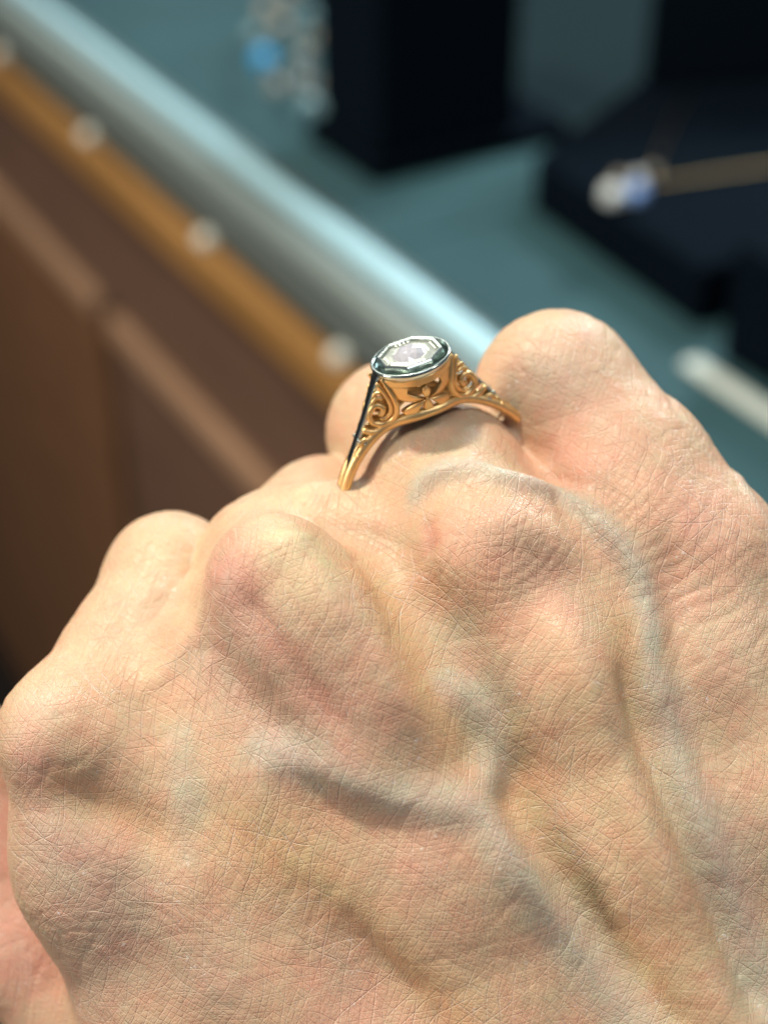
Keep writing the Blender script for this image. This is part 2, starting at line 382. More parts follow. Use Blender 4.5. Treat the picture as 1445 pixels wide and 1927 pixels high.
def surface_nets(lo, hi, h):
    n = np.ceil((hi-lo)/h).astype(int) + 1
    xs = [lo[i] + h*np.arange(n[i]) for i in range(3)]
    F = np.empty(n)
    YY, ZZ = np.meshgrid(xs[1], xs[2], indexing='ij'); yz = np.stack([YY.ravel(), ZZ.ravel()], 1)
    st = 8
    for i in range(0, n[0], st):
        xx = xs[0][i:i+st]
        pts = np.concatenate([np.repeat(xx, len(yz))[:, None], np.tile(yz, (len(xx), 1))], 1)
        F[i:i+st] = hand_sdf(pts).reshape(len(xx), n[1], n[2])
    s = F < 0
    c = np.zeros(n-1, int)
    for dx in (0, 1):
        for dy in (0, 1):
            for dz in (0, 1): c += s[dx:n[0]-1+dx, dy:n[1]-1+dy, dz:n[2]-1+dz]
    act = (c > 0) & (c < 8); idx = -np.ones(n-1, int); ii = np.argwhere(act); idx[act] = np.arange(len(ii))
    acc = np.zeros((len(ii), 3)); cnt = np.zeros(len(ii))
    cor = [(x, y, z) for x in (0, 1) for y in (0, 1) for z in (0, 1)]
    for a in cor:
        for ax in range(3):
            if a[ax]: continue
            b_ = list(a); b_[ax] = 1; b_ = tuple(b_)
            fa = F[ii[:,0]+a[0], ii[:,1]+a[1], ii[:,2]+a[2]]; fb = F[ii[:,0]+b_[0], ii[:,1]+b_[1], ii[:,2]+b_[2]]
            m = (fa < 0) != (fb < 0); t = np.zeros(len(ii)); t[m] = fa[m]/(fa[m]-fb[m])
            q = np.array(a, float)[None].repeat(len(ii), 0); q[:, ax] += t
            acc[m] += q[m]; cnt[m] += 1
    V = (ii + acc/cnt[:, None])*h + lo
    Q = []
    for ax in range(3):
        o1, o2 = (ax+1) % 3, (ax+2) % 3
        sl = [slice(1, None)]*3; sl[ax] = slice(None)
        A = s; sa = [slice(None)]*3; sb_ = [slice(None)]*3; sa[ax] = slice(0, -1); sb_[ax] = slice(1, None)
        ch = A[tuple(sa)] != A[tuple(sb_)]; ins = A[tuple(sa)]
        e = np.argwhere(ch); dirn = ins[ch]
        ok = (e[:, o1] > 0) & (e[:, o2] > 0) & (e[:, o1] < n[o1]-1) & (e[:, o2] < n[o2]-1); e = e[ok]; dirn = dirn[ok]
        def g(d1, d2):
            q = e.copy(); q[:, o1] += d1; q[:, o2] += d2; return idx[q[:,0], q[:,1], q[:,2]]
        quad = np.stack([g(-1,-1), g(0,-1), g(0,0), g(-1,0)], 1)
        quad[~dirn] = quad[~dirn][:, ::-1]; Q.append(quad)
    return V, np.concatenate(Q)

def subdivide(V, Q):
    nq = len(Q); e = np.concatenate([Q[:, [0,1]], Q[:, [1,2]], Q[:, [2,3]], Q[:, [3,0]]]); es = np.sort(e, 1)
    key = es[:,0].astype(np.int64)*len(V) + es[:,1]; u, inv = np.unique(key, return_inverse=True)
    a = u // len(V); b_ = u % len(V); EV = (V[a]+V[b_])/2; FV = V[Q].mean(1)
    nv = len(V); ne = len(u); ei = inv.reshape(4, nq).T + nv; fi = np.arange(nq) + nv + ne
    Q2 = np.concatenate([np.stack([Q[:,k], ei[:,k], fi, ei[:,(k+3) % 4]], 1) for k in range(4)])
    return np.concatenate([V, EV, FV]), Q2

def vnormals(V, Q):
    fn = np.cross(V[Q[:,2]]-V[Q[:,0]], V[Q[:,3]]-V[Q[:,1]])
    Nn = np.zeros_like(V)
    for k in range(4):
        for c in range(3): Nn[:, c] += np.bincount(Q[:,k], fn[:,c], len(V))
    return Nn/(np.linalg.norm(Nn, axis=1)[:, None]+1e-12)

allp = [q[0] for ch in (MET+FING) for q in ch] + [q[0] for q in THUMB]
lo = np.array([P(-150, 0, 17)[0]-.3, -6.3, -21.5]); hi = np.array([6.2, 2.6, -13.6])
V, Q = surface_nets(lo, hi, 0.11)
def grad(fn, p, e=0.01):
    return np.stack([(fn(p+np.array(d)*e)-fn(p-np.array(d)*e))/(2*e) for d in ((1,0,0),(0,1,0),(0,0,1))], 1)
V, Q = subdivide(V, Q)
for _ in range(2):
    f = hand_sdf(V); g = grad(hand_sdf, V); V = V - (f/np.maximum((g**2).sum(1), .25))[:, None]*g
V, Q = subdivide(V, Q)
f = hand_sdf(V); NR = vnormals(V, Q); V = V - f[:, None]*NR
if len(Q) < 10: raise RuntimeError('hand')

def trace(px, py):
    r = P(px, py, 1.0); r = r/np.linalg.norm(r); t = 11.0
    for _ in range(80):
        d = float(hand_sdf((r*t)[None])[0]); t += d*0.8
        if abs(d) < 1e-4: break
        if t > 22: break
    return r*t
def curve3(pts, step=20):
    """pixel polyline -> smooth 3-D polyline lying on the skin."""
    pts = np.array(pts, float); q = []
    for i in range(len(pts)-1):
        p0 = pts[max(i-1, 0)]; p1 = pts[i]; p2 = pts[i+1]; p3 = pts[min(i+2, len(pts)-1)]
        m = max(2, int(np.linalg.norm(p2-p1)/step))
        for t in np.linspace(0, 1, m, endpoint=False):
            q.append(0.5*((2*p1)+(-p0+p2)*t+(2*p0-5*p1+4*p2-p3)*t*t+(-p0+3*p1-3*p2+p3)*t**3))
    q.append(pts[-1]); return np.array([trace(x, y) for x, y in q])
def poly_dist(V, C, maxd):
    """distance and arclength parameter to a 3-D polyline, only near it."""
    D = np.full(len(V), 9.0); T = np.zeros(len(V)); s = 0.0
    Ltot = np.linalg.norm(np.diff(C, axis=0), axis=1).sum()
    for a, b_ in zip(C[:-1], C[1:]):
        m = (np.abs(V-(a+b_)/2).max(1) < maxd + np.linalg.norm(b_-a)); p = V[m]
        ab = b_-a; l2 = ab@ab
        if l2 < 1e-9: continue
        t = np.clip(((p-a)@ab)/l2, 0, 1); d = np.linalg.norm(p-a-t[:, None]*ab, axis=1)
        o = D[m]; k = d < o; o2 = np.where(k, d, o); D[m] = o2
        T[m] = np.where(k, (s+t*math.sqrt(l2))/Ltot, T[m]); s += math.sqrt(l2)
    return D, T

CM = 15.0/FPX     # cm per photo pixel at the skin
# (points, sigma px, height mm, taper at start, taper at end, vein tint 0..1)
RIDGES = [
    # veins
    ([(430,1392),(520,1412),(600,1440),(680,1480),(760,1503),(830,1512),(900,1530),(960,1610),(1050,1730),(1150,1850),(1240,1960)], 44, 1.05, .15, .4, .75),
    ([(900,1540),(980,1640),(1070,1760),(1160,1880),(1220,1960)], 50, .5, .2, 0, .7),
    ([(800,1250),(860,1300),(915,1360),(930,1430),(915,1520)], 36, .9, .3, .2, .6),
    ([(772,985),(785,930),(815,897),(870,885),(935,900),(1010,920),(1090,958),(1150,1010),(1196,1080),(1218,1160),(1224,1240),(1245,1340),(1265,1420)], 30, 1.1, .12, .5, .85),
    ([(1215,1220),(1250,1340),(1270,1440),(1310,1540),(1360,1680),(1420,1820),(1460,1920)], 46, .8, .15, 0, .7),
    ([(345,1330),(342,1420),(350,1500),(340,1580),(380,1660)], 34, .3, .3, .4, .4),
    ([(1330,830),(1390,900),(1440,980),(1480,1060)], 18, .4, .2, .2, .5),
    # tendons and bony ridges
    ([(525,985),(585,1075),(660,1190),(740,1310),(820,1420)], 46, 1.2, .12, .35, 0),
    ([(1010,1090),(1060,1190),(1110,1300),(1150,1400),(1200,1520),(1270,1680),(1350,1860),(1400,1960)], 46, 1.9, .2, 0, 0),
    ([(460,1560),(580,1630),(700,1730),(820,1850),(900,1960)], 65, .7, .4, 0, 0),
    ([(150,1370),(240,1430),(300,1500)], 60, .5, .3, .5, 0),
    ([(380,1130),(350,1200),(300,1270),(230,1300)], 30, .5, .3, .3, 0),
    ([(860,1000),(950,985),(1040,1020),(1100,1090)], 45, .6, .3, .3, 0),
    # grooves (negative)
    ([(440,1070),(480,1150),(545,1250),(630,1350),(720,1440)], 31, -.60, .25, .3, -.8),
    ([(660,1000),(720,1100),(780,1220),(820,1300),(850,1400)], 55, -.85, .3, .3, 0),
    ([(805,960),(805,1010),(815,1060)], 22, -.6, .3, .4, -1),
    ([(960,1370),(960,1450),(970,1520),(1040,1640),(1130,1760),(1230,1890),(1330,2010)], 42, -1.3, .2, .15, 0),
    ([(1175,1180),(1180,1280),(1210,1400),(1260,1520),(1310,1640),(1370,1790),(1440,1940)], 34, -1.3, .2, .1, 0),
    ([(560,1500),(650,1510),(760,1560),(860,1590)], 46, -.2, .3, .3, -.3),
    ([(40,1460),(130,1500),(230,1540),(320,1585),(390,1650)], 50, -1.1, .45, .4, -.3),
    ([(300,1580),(400,1680),(520,1780),(660,1880),(760,1960)], 60, -.3, .3, .2, -.2),
    ([(300,1100),(350,1150),(330,1230)], 40, -.9, .3, .3, 0),
    ([(1215,960),(1255,1060),(1275,1170),(1290,1300),(1320,1420)], 24, -.6, .3, .5, 0),
    ([(1000,905),(1060,900),(1110,930)], 20, -.35, .3, .3, -.4),
    ([(1230,700),(1290,800),(1360,880),(1430,970)], 14, -.25, .3, .3, 0),
]
disp = np.zeros(len(V)); vein = np.zeros(len(V)); red = np.zeros(len(V))
for pts, sg, hgt, t0, t1, vt in RIDGES:
    C = curve3(pts); s_ = sg*CM; D, T = poly_dist(V, C, 3.2*s_)
    wgt = np.exp(-(D/s_)**2)
    if t0: q_ = np.clip(T/t0, 0, 1); wgt = wgt*q_*q_*(3-2*q_)
    if t1: q_ = np.clip((1-T)/t1, 0, 1); wgt = wgt*q_*q_*(3-2*q_)
    disp += wgt*hgt*0.1
    if vt > 0: vein = np.maximum(vein, vt*np.exp(-(D/(s_*1.15))**2)*np.clip(wgt*3, 0, 1))
    if vt < 0: red = np.maximum(red, -vt*wgt)
V2 = V + NR*disp[:, None]

# hand-aligned coordinates for creases: u across the knuckles, v along the metacarpals
uax = K4[0]-K1[0]; uax /= np.linalg.norm(uax)
vax = P(1100, 1900, 14.8)-P(700, 1100, 14.8); vax -= uax*(vax@uax); vax /= np.linalg.norm(vax)
wax = np.cross(uax, vax)
UV = V @ np.stack([uax, vax, wax], 1)

# medium wrinkles in the mesh (value-noise warped crossing creases)
def vnoise(p, seed=0):
    i = np.floor(p).astype(np.int64); f = p-i; f = f*f*(3-2*f); out = 0
    for dx in (0,1):
        for dy in (0,1):
            for dz in (0,1):
                h = (i[:,0]+dx)*374761393 + (i[:,1]+dy)*668265263 + (i[:,2]+dz)*1274126177 + seed*97531
                h = (h ^ (h >> 13))*1274126177; h = (h ^ (h >> 16)) & 0xffffff
                wgt = (f[:,0] if dx else 1-f[:,0])*(f[:,1] if dy else 1-f[:,1])*(f[:,2] if dz else 1-f[:,2])
                out = out + wgt*(h/0xffffff)
    return out*2-1
wr = np.zeros(len(V))
wx = vnoise(UV*0.9, 1)*.35 + vnoise(UV*2.3, 2)*.10; wy = vnoise(UV*0.9, 3)*.35 + vnoise(UV*2.3, 4)*.10
for th, lam, am, sd in ((35, .21, .055, 5), (-38, .24, .050, 6), (88, .33, .045, 7), (5, .40, .035, 8)):
    t = math.radians(th); c_ = ((UV[:,0]+wx)*math.cos(t)+(UV[:,1]+wy)*math.sin(t))/lam
    al = (-(UV[:,0])*math.sin(t)+(UV[:,1])*math.cos(t))
    c_ = c_ + vnoise(np.stack([c_*0.2, al*0.8, UV[:,2]], 1), sd)*.7
    fr = np.abs(c_-np.round(c_))*lam
    msk = np.clip(vnoise(np.stack([np.round(c_)*7.3, al*1.6, UV[:,2]*1.2], 1), sd+20)*1.6+.35, 0, 1)
    wr -= am*0.1*np.exp(-(fr/.022)**2)*msk
# rings of loose skin around the two middle knuckles
for kx, ky, rad_, am_ in ((930, 1010, 150, .0065), (590, 1080, 120, .0035)):
    q = trace(kx, ky); dd = np.linalg.norm((V-q)*np.array([1, 1.25, .6]), axis=1); cc = dd/.125 + vnoise(UV*2.1, 51)*.8
    am2 = np.clip(vnoise(UV*1.7, 52)*1.5+.5, 0, 1)*np.exp(-((dd/(rad_*CM))-.75)**2/.20)
    wr -= am_*np.exp(-((cc-np.round(cc))*.125/.024)**2)*am2
# long parallel folds on the thumb side and arcs over the outer knuckles
def region(px, py, r):
    q = trace(px, py); return np.exp(-((V-q)**2).sum(1)/(r*CM)**2)
rg = np.clip(region(180, 1650, 190) + region(300, 1830, 170), 0, 1)
c_ = (-UV[:,0]*.68 + UV[:,1]*.73 + wx*1.6)/.15 + vnoise(UV*1.7, 41)*1.1
wr -= (.0042+.0045*vnoise(UV*2.3, 44))*np.exp(-((c_-np.round(c_))*.155/.028)**2)*rg
rg = np.clip(region(1240, 1010, 150) + region(1350, 1180, 150)*.8 + region(960, 960, 90)*.5, 0, 1)
c_ = (UV[:,0]*.35 + UV[:,1]*.94 + wy*1.3)/.17 + vnoise(UV*np.array([1., 2.2, 1]), 43)*.6
wr -= .009*np.exp(-((c_-np.round(c_))*.17/.030)**2)*rg
wr += .006*vnoise(UV*5, 31) + .003*vnoise(UV*11, 32)
V2 = V2 + NR*wr[:, None]

# skin colour: pigment and blood differences, with some shade and highlight painted in
col = np.tile(np.array([.70, .475, .32]), (len(V), 1))
def blob(px, py, r, c, st):
    q = trace(px, py); wgt = st*np.exp(-((V-q)**2).sum(1)/(r*CM)**2)[:, None]
    col[:] = col*(1-wgt) + np.array(c)*wgt
PINK = (.72, .385, .315); YEL = (.78, .64, .42); PALE = (.74, .56, .45); ORG = (.72, .46, .28); MAUVE = (.55, .38, .33); GRN = (.56, .50, .37); RED = (.66, .28, .22)
for a in [(430,1090,75,RED,.35),(440,1080,95,PINK,.8),(440,1230,110,MAUVE,.6),(500,1150,50,RED,.25),(575,1075,80,YEL,.9),(530,1000,55,YEL,.5),(660,1200,60,YEL,.35),(640,1220,90,PINK,.3),  # yellowish knuckle skin, brightened to paint the ridge highlight as well
          (815,1010,32,RED,.4),(900,1010,90,PINK,.5),(1000,1110,110,PINK,.4),(900,1100,90,ORG,.3),(730,1120,70,ORG,.45),(800,1260,70,ORG,.35),
          (1320,980,110,PINK,.6),(1290,1120,60,PINK,.35),(1150,850,110,PINK,.35),(1050,680,110,PALE,.6),(1100,800,120,PINK,.25),(1050,860,60,RED,.3),
          (70,1330,60,PALE,.6),(60,1440,60,PINK,.7),(180,1300,80,ORG,.2),(90,1580,110,MAUVE,.5),(200,1700,150,MAUVE,.5),(160,1850,130,MAUVE,.4),  # mauve tones paint the weaker light on the lower left skin
          (300,1030,90,YEL,.4),(290,1150,90,GRN,.3),(550,930,70,YEL,.35),(850,850,90,YEL,.3),(560,1400,120,MAUVE,.5),(700,1350,90,PINK,.35),
          (520,1610,110,ORG,.6),(620,1500,80,ORG,.4),(800,1620,80,PINK,.45),(700,1800,120,PINK,.3),(1180,1420,70,YEL,.35),(1160,1300,50,ORG,.5),(1010,1470,60,ORG,.5),
          (1120,1660,80,YEL,.4),(1240,1780,90,ORG,.35),(350,1500,45,GRN,.5),(930,1300,55,GRN,.5),(860,1200,45,GRN,.35),(1380,1600,110,PALE,.35),(1400,1200,120,PALE,.3),
          (-40,1600,200,PINK,.8),(60,1790,120,PINK,.8),(650,1940,120,PINK,.3),(1390,1850,90,GRN,.25),(400,1850,100,MAUVE,.4)]: blob(*a)
for pts, sg_ in (([(700,1090),(760,1190),(810,1300),(840,1390)], 60), ([(960,1380),(985,1520),(1060,1650),(1150,1770),(1250,1900)], 45), ([(1170,1180),(1185,1300),(1230,1450),(1290,1600),(1350,1760)], 40),
                 ([(460,1560),(580,1640),(720,1760),(860,1900)], 60), ([(120,1480),(220,1530),(330,1580)], 45)):
    D, T = poly_dist(V, curve3(pts), 3*sg_*CM); q_ = (np.exp(-(D/(sg_*CM))**2)*.42)[:, None]; col = col*(1-q_) + np.array([.70, .46, .23])*q_  # ochre stripes paint the shading along the tendon hollows
VE = np.array([.52, .53, .47]); col = col*(1-vein[:, None]*.70) + VE*vein[:, None]*.70
col = col*(1-red[:, None]*.45) + np.array(RED)*red[:, None]*.45

M_skin, nt, b = new_mat('skin', rough=0.38)
b.inputs['Specular IOR Level'].default_value = 0.42
b.inputs['Subsurface Weight'].default_value = 0.30
b.inputs['Subsurface Radius'].default_value = (1.0, 0.35, 0.18)
b.inputs['Subsurface Scale'].default_value = 0.0022
nn = nt.nodes; lk = nt.links
def node(t, **kw):
    n = nn.new(t)
    for k, v in kw.items():
        if k in n.inputs: n.inputs[k].default_value = v
        else: setattr(n, k, v)
    return n
def math_n(op, a, b_=None, clamp=False):
    n = nn.new('ShaderNodeMath'); n.operation = op; n.use_clamp = clamp
    for i, x in enumerate((a, b_)):
        if x is None: continue
        if isinstance(x, (int, float)): n.inputs[i].default_value = x
        else: lk.new(x, n.inputs[i])
    return n.outputs[0]
at = node('ShaderNodeAttribute', attribute_name='hand_uv'); ac = node('ShaderNodeAttribute', attribute_name='skin_tone')
wn = node('ShaderNodeTexNoise'); wn.inputs['Scale'].default_value = .8; wn.inputs['Detail'].default_value = 1; lk.new(at.outputs['Vector'], wn.inputs['Vector'])
wm = node('ShaderNodeMixRGB', blend_type='LINEAR_LIGHT'); wm.inputs[0].default_value = .16
lk.new(at.outputs['Vector'], wm.inputs[1]); lk.new(wn.outputs['Color'], wm.inputs[2])
def vor(scale, rotz, sx, sy, wd):
    mp = node('ShaderNodeMapping'); mp.inputs['Rotation'].default_value = (0, 0, math.radians(rotz)); mp.inputs['Scale'].default_value = (sx, sy, sx)
    lk.new(wm.outputs[0], mp.inputs['Vector'])
    v = node('ShaderNodeTexVoronoi', feature='DISTANCE_TO_EDGE'); v.inputs['Scale'].default_value = scale; lk.new(mp.outputs[0], v.inputs['Vector'])
    mr = node('ShaderNodeMapRange', interpolation_type='SMOOTHSTEP'); mr.inputs['From Max'].default_value = wd; lk.new(v.outputs['Distance'], mr.inputs['Value'])
    return mr.outputs[0]
v2 = vor(8.0, -30, 1.25, 1.0, .16); v3 = vor(19, 10, 1, 1, .3)
sep = node('ShaderNodeSeparateXYZ'); lk.new(wm.outputs[0], sep.inputs[0])
def lines(ang, lam, wd, seed, cover):
    """family of fine near-parallel skin lines, broken up along their length."""
    t = math.radians(ang)
    nz = node('ShaderNodeTexNoise'); nz.inputs['Scale'].default_value = 1.1; nz.inputs['Detail'].default_value = 1
    of = node('ShaderNodeVectorMath', operation='ADD'); of.inputs[1].default_value = (seed*3.7, seed*1.9, seed*5.1); lk.new(at.outputs['Vector'], of.inputs[0]); lk.new(of.outputs[0], nz.inputs['Vector'])
    c = math_n('ADD', math_n('MULTIPLY', sep.outputs[0], math.cos(t)/lam), math_n('MULTIPLY', sep.outputs[1], math.sin(t)/lam))
    c = math_n('ADD', c, math_n('MULTIPLY', nz.outputs['Fac'], 2.6))
    f = math_n('ABSOLUTE', math_n('SUBTRACT', math_n('FRACT', c), .5))
    ln = node('ShaderNodeMapRange', interpolation_type='SMOOTHSTEP'); ln.inputs['From Max'].default_value = wd/lam; ln.inputs['To Min'].default_value = 1; ln.inputs['To Max'].default_value = 0
    lk.new(f, ln.inputs['Value'])
    cid = math_n('FLOOR', c)
    cv = node('ShaderNodeCombineXYZ'); lk.new(math_n('MULTIPLY', cid, 13.7), cv.inputs[2])
    al = math_n('SUBTRACT', math_n('MULTIPLY', sep.outputs[1], math.cos(t)), math_n('MULTIPLY', sep.outputs[0], math.sin(t)))
    lk.new(al, cv.inputs[0]); cv.inputs[1].default_value = seed
    mk = node('ShaderNodeTexNoise'); mk.inputs['Scale'].default_value = 1.6; mk.inputs['Detail'].default_value = 1; lk.new(cv.outputs[0], mk.inputs['Vector'])
    mm = math_n('MULTIPLY', math_n('SUBTRACT', mk.outputs['Fac'], cover), 5.0, True)
    return math_n('MULTIPLY', ln.outputs[0], mm)
LN = [lines(24, .115, .010, 1, .38), lines(-30, .125, .010, 2, .38), lines(62, .14, .009, 3, .46), lines(-66, .16, .009, 4, .48), lines(3, .24, .013, 5, .50)]
LS = [lines(38, .060, .008, 6, .36), lines(-46, .064, .008, 7, .36), lines(95, .056, .007, 8, .40)]
big = LN[0]
for x in LN[1:]: big = math_n('MAXIMUM', big, x)
sml = LS[0]
for x in LS[1:]: sml = math_n('MAXIMUM', sml, x)
mo2 = node('ShaderNodeTexNoise'); mo2.inputs['Scale'].default_value = .75; mo2.inputs['Detail'].default_value = 2; lk.new(at.outputs['Vector'], mo2.inputs['Vector'])
dens = node('ShaderNodeMapRange'); dens.inputs['From Min'].default_value = .36; dens.inputs['From Max'].default_value = .62; dens.inputs['To Min'].default_value = .25; dens.inputs['To Max'].default_value = 1.25
lk.new(mo2.outputs['Fac'], dens.inputs['Value']); big = math_n('MULTIPLY', big, dens.outputs[0])
hgt = math_n('SUBTRACT', math_n('ADD', math_n('MULTIPLY', v2, .09), math_n('MULTIPLY', v3, .10)), math_n('ADD', math_n('MULTIPLY', big, .40), math_n('MULTIPLY', sml, .24)))
fn_ = node('ShaderNodeTexNoise'); fn_.inputs['Scale'].default_value = 60; fn_.inputs['Detail'].default_value = 3; lk.new(at.outputs['Vector'], fn_.inputs['Vector'])
hgt = math_n('ADD', hgt, math_n('MULTIPLY', fn_.outputs['Fac'], .25))
bp = node('ShaderNodeBump'); bp.inputs['Strength'].default_value = .75; bp.inputs['Distance'].default_value = .00020
lk.new(hgt, bp.inputs['Height']); lk.new(bp.outputs[0], b.inputs['Normal'])
# mottled blood/pigment and dry pale crease lines
mo = node('ShaderNodeTexNoise'); mo.inputs['Scale'].default_value = 3.2; mo.inputs['Detail'].default_value = 6; mo.inputs['Roughness'].default_value = .65
lk.new(at.outputs['Vector'], mo.inputs['Vector'])
mr_ = node('ShaderNodeValToRGB'); mr_.color_ramp.elements[0].position = .35; mr_.color_ramp.elements[1].position = .66
mr_.color_ramp.elements[0].color = (1.04, .91, .88, 1); mr_.color_ramp.elements[1].color = (.97, 1.06, 1.0, 1); lk.new(mo.outputs['Fac'], mr_.inputs[0])
mx = node('ShaderNodeMixRGB', blend_type='MULTIPLY'); mx.inputs[0].default_value = 1; lk.new(ac.outputs['Color'], mx.inputs[1]); lk.new(mr_.outputs[0], mx.inputs[2])
dry = node('ShaderNodeTexNoise'); dry.inputs['Scale'].default_value = 2.2; dry.inputs['Detail'].default_value = 4; lk.new(at.outputs['Vector'], dry.inputs['Vector'])
dm = math_n('MULTIPLY', big, math_n('MULTIPLY', math_n('SUBTRACT', dry.outputs['Fac'], .38), 3.0, True), True)
fk = node('ShaderNodeTexVoronoi'); fk.inputs['Scale'].default_value = 2.6; lk.new(wm.outputs[0], fk.inputs['Vector'])
fr_ = node('ShaderNodeMapRange', interpolation_type='SMOOTHSTEP'); fr_.inputs['From Min'].default_value = .03; fr_.inputs['From Max'].default_value = .12; fr_.inputs['To Min'].default_value = .35; fr_.inputs['To Max'].default_value = 0
lk.new(fk.outputs['Distance'], fr_.inputs['Value'])
sp_ = node('ShaderNodeSeparateXYZ'); lk.new(fk.outputs['Color'], sp_.inputs[0])
mxf = node('ShaderNodeMixRGB'); lk.new(math_n('MULTIPLY', fr_.outputs[0], math_n('GREATER_THAN', sp_.outputs[0], .72)), mxf.inputs[0]); lk.new(mx.outputs[0], mxf.inputs[1]); mxf.inputs[2].default_value = (.50, .24, .12, 1)
mx = mxf
mx2 = node('ShaderNodeMixRGB'); lk.new(math_n('MULTIPLY', dm, .34), mx2.inputs[0]); lk.new(mx.outputs[0], mx2.inputs[1]); mx2.inputs[2].default_value = (.86, .78, .72, 1)
fln = node('ShaderNodeTexNoise'); fln.inputs['Scale'].default_value = 17; fln.inputs['Detail'].default_value = 2; lk.new(wm.outputs[0], fln.inputs['Vector'])
flk = math_n('MULTIPLY', math_n('MULTIPLY', math_n('SUBTRACT', fln.outputs['Fac'], .655), 30.0, True), math_n('MULTIPLY', math_n('SUBTRACT', dry.outputs['Fac'], .50), 6.0, True))
mx3 = node('ShaderNodeMixRGB'); lk.new(math_n('MULTIPLY', flk, .55), mx3.inputs[0]); lk.new(mx2.outputs[0], mx3.inputs[1]); mx3.inputs[2].default_value = (.88, .84, .80, 1)
lk.new(mx3.outputs[0], b.inputs['Base Color'])

W = to_world(V2)
hand_o = to_world(P(1500, 2000, 17))
hand = np_mesh('hand', W, Q, M_skin, origin=hand_o)
nvm = len(hand.data.vertices)
if nvm == len(W):
    a_ = hand.data.attributes.new('hand_uv', 'FLOAT_VECTOR', 'POINT'); a_.data.foreach_set('vector', UV.astype(np.float32).ravel())
    a_ = hand.data.attributes.new('skin_tone', 'FLOAT_COLOR', 'POINT')
    a_.data.foreach_set('color', np.concatenate([col, np.ones((len(col), 1))], 1).astype(np.float32).ravel())
print('HAND verts', nvm, len(W), 'quads', len(Q))
tag(hand, 'loosely closed bare hand with raised veins, wearing the gold ring', 'hand')

# ------------------------------------------------------------------ the ring (millimetres in its own frame)
def R2W(q):
    q = np.asarray(q, float); return to_world(RO + 0.1*(q[..., 0:1]*rx + q[..., 1:2]*ry + q[..., 2:3]*rz))
def hw(x, z=8.5): return .68 + (1.7+1.5*np.clip((z-5.5)/6, 0, 1))*np.exp(-(np.abs(x)/3.6)**2.4)
ZC, RIN = -4.85, 11.35
M_gold, nt, b = new_mat('yellow_gold', (0.95, 0.67, 0.32), 0.42, 1.0)
noise_bump(nt, b, 2500, 0.25, 0.0001)
M_white, nt, b = new_mat('white_gold', (0.62, 0.70, 0.66), 0.20, 1.0)
noise_bump(nt, b, 3000, 0.12, 0.0001)
M_plate, nt, b = new_mat('engraved_white_gold', (0.74, 0.78, 0.70), 0.34, 0.85)
noise_bump(nt, b, 2600, 0.5, 0.00015)
M_dia, nt, b = new_mat('diamond', (0.93, 0.92, 1.0), 0.08, 0.40); b.inputs['Transmission Weight'].default_value = 0.1; b.inputs['IOR'].default_value = 1.75

ring = empty('filigree_ring', Vector(R2W(np.array([0, 0, ZC]))))
tag(ring, 'yellow gold filigree ring with octagonal white gold top and round diamond, on the hand', 'ring')
def spline2(pts, m=10):
    pts = np.array(pts, float); q = []
    for i in range(len(pts)-1):
        p0 = pts[max(i-1, 0)]; p1 = pts[i]; p2 = pts[i+1]; p3 = pts[min(i+2, len(pts)-1)]
        for t in np.linspace(0, 1, m, endpoint=False):
            q.append(0.5*((2*p1)+(-p0+p2)*t+(2*p0-5*p1+4*p2-p3)*t*t+(-p0+3*p1-3*p2+p3)*t**3))
    q.append(pts[-1]); return np.array(q)
def wire(name, pts, r, side, sgn, lift=0.0, taper=True, mat=None, m=8):
    q = spline2(pts, m); x = q[:,0]*sgn; y = side*(hw(q[:,0], q[:,1])+lift); n_ = len(q)
    rad = np.full(n_, r*1e-3)
    if taper: t = np.linspace(0, 1, n_); rad = rad*np.clip(np.minimum(t, 1-t)*8+.45, 0, 1)
    return tube(name, R2W(np.stack([x, y, q[:,1]], 1)), r, mat or M_gold, ring, 8, radii=rad)
def plate(name, poly, side, sgn, thick=.55, raise_=.18, inset=.16, mat=None):
    """bevelled leaf-like plate bent onto the gallery wall."""
    q = spline2(list(poly)+[poly[0]], 4)[:-1]; k = len(q); c = q.mean(0)
    rings = [(q, -thick), (q, 0.0), (c+(q-c)*.84, raise_*.8), (c+(q-c)*.45, raise_)]
    V_ = []; F_ = []
    for pts, h in rings:
        V_.append(np.stack([pts[:,0]*sgn, side*(hw(pts[:,0], pts[:,1])+h), pts[:,1]], 1))
    V_.append(np.array([[c[0]*sgn, side*(hw(c[0], c[1])+raise_*.9), c[1]], [c[0]*sgn, side*(hw(c[0], c[1])-thick), c[1]]]))
    for r_ in range(3):
        for i in range(k): F_.append((r_*k+i, r_*k+(i+1) % k, (r_+1)*k+(i+1) % k, (r_+1)*k+i))
    for i in range(k): F_.append((3*k+i, 3*k+(i+1) % k, 4*k)); F_.append(((i+1) % k, i, 4*k+1))
    o = np_mesh(name, R2W(np.concatenate(V_)), F_, mat or M_gold, ring)
    bm = bmesh.new(); bm.from_mesh(o.data); bmesh.ops.recalc_face_normals(bm, faces=bm.faces); bm.to_mesh(o.data); bm.free()
    return o
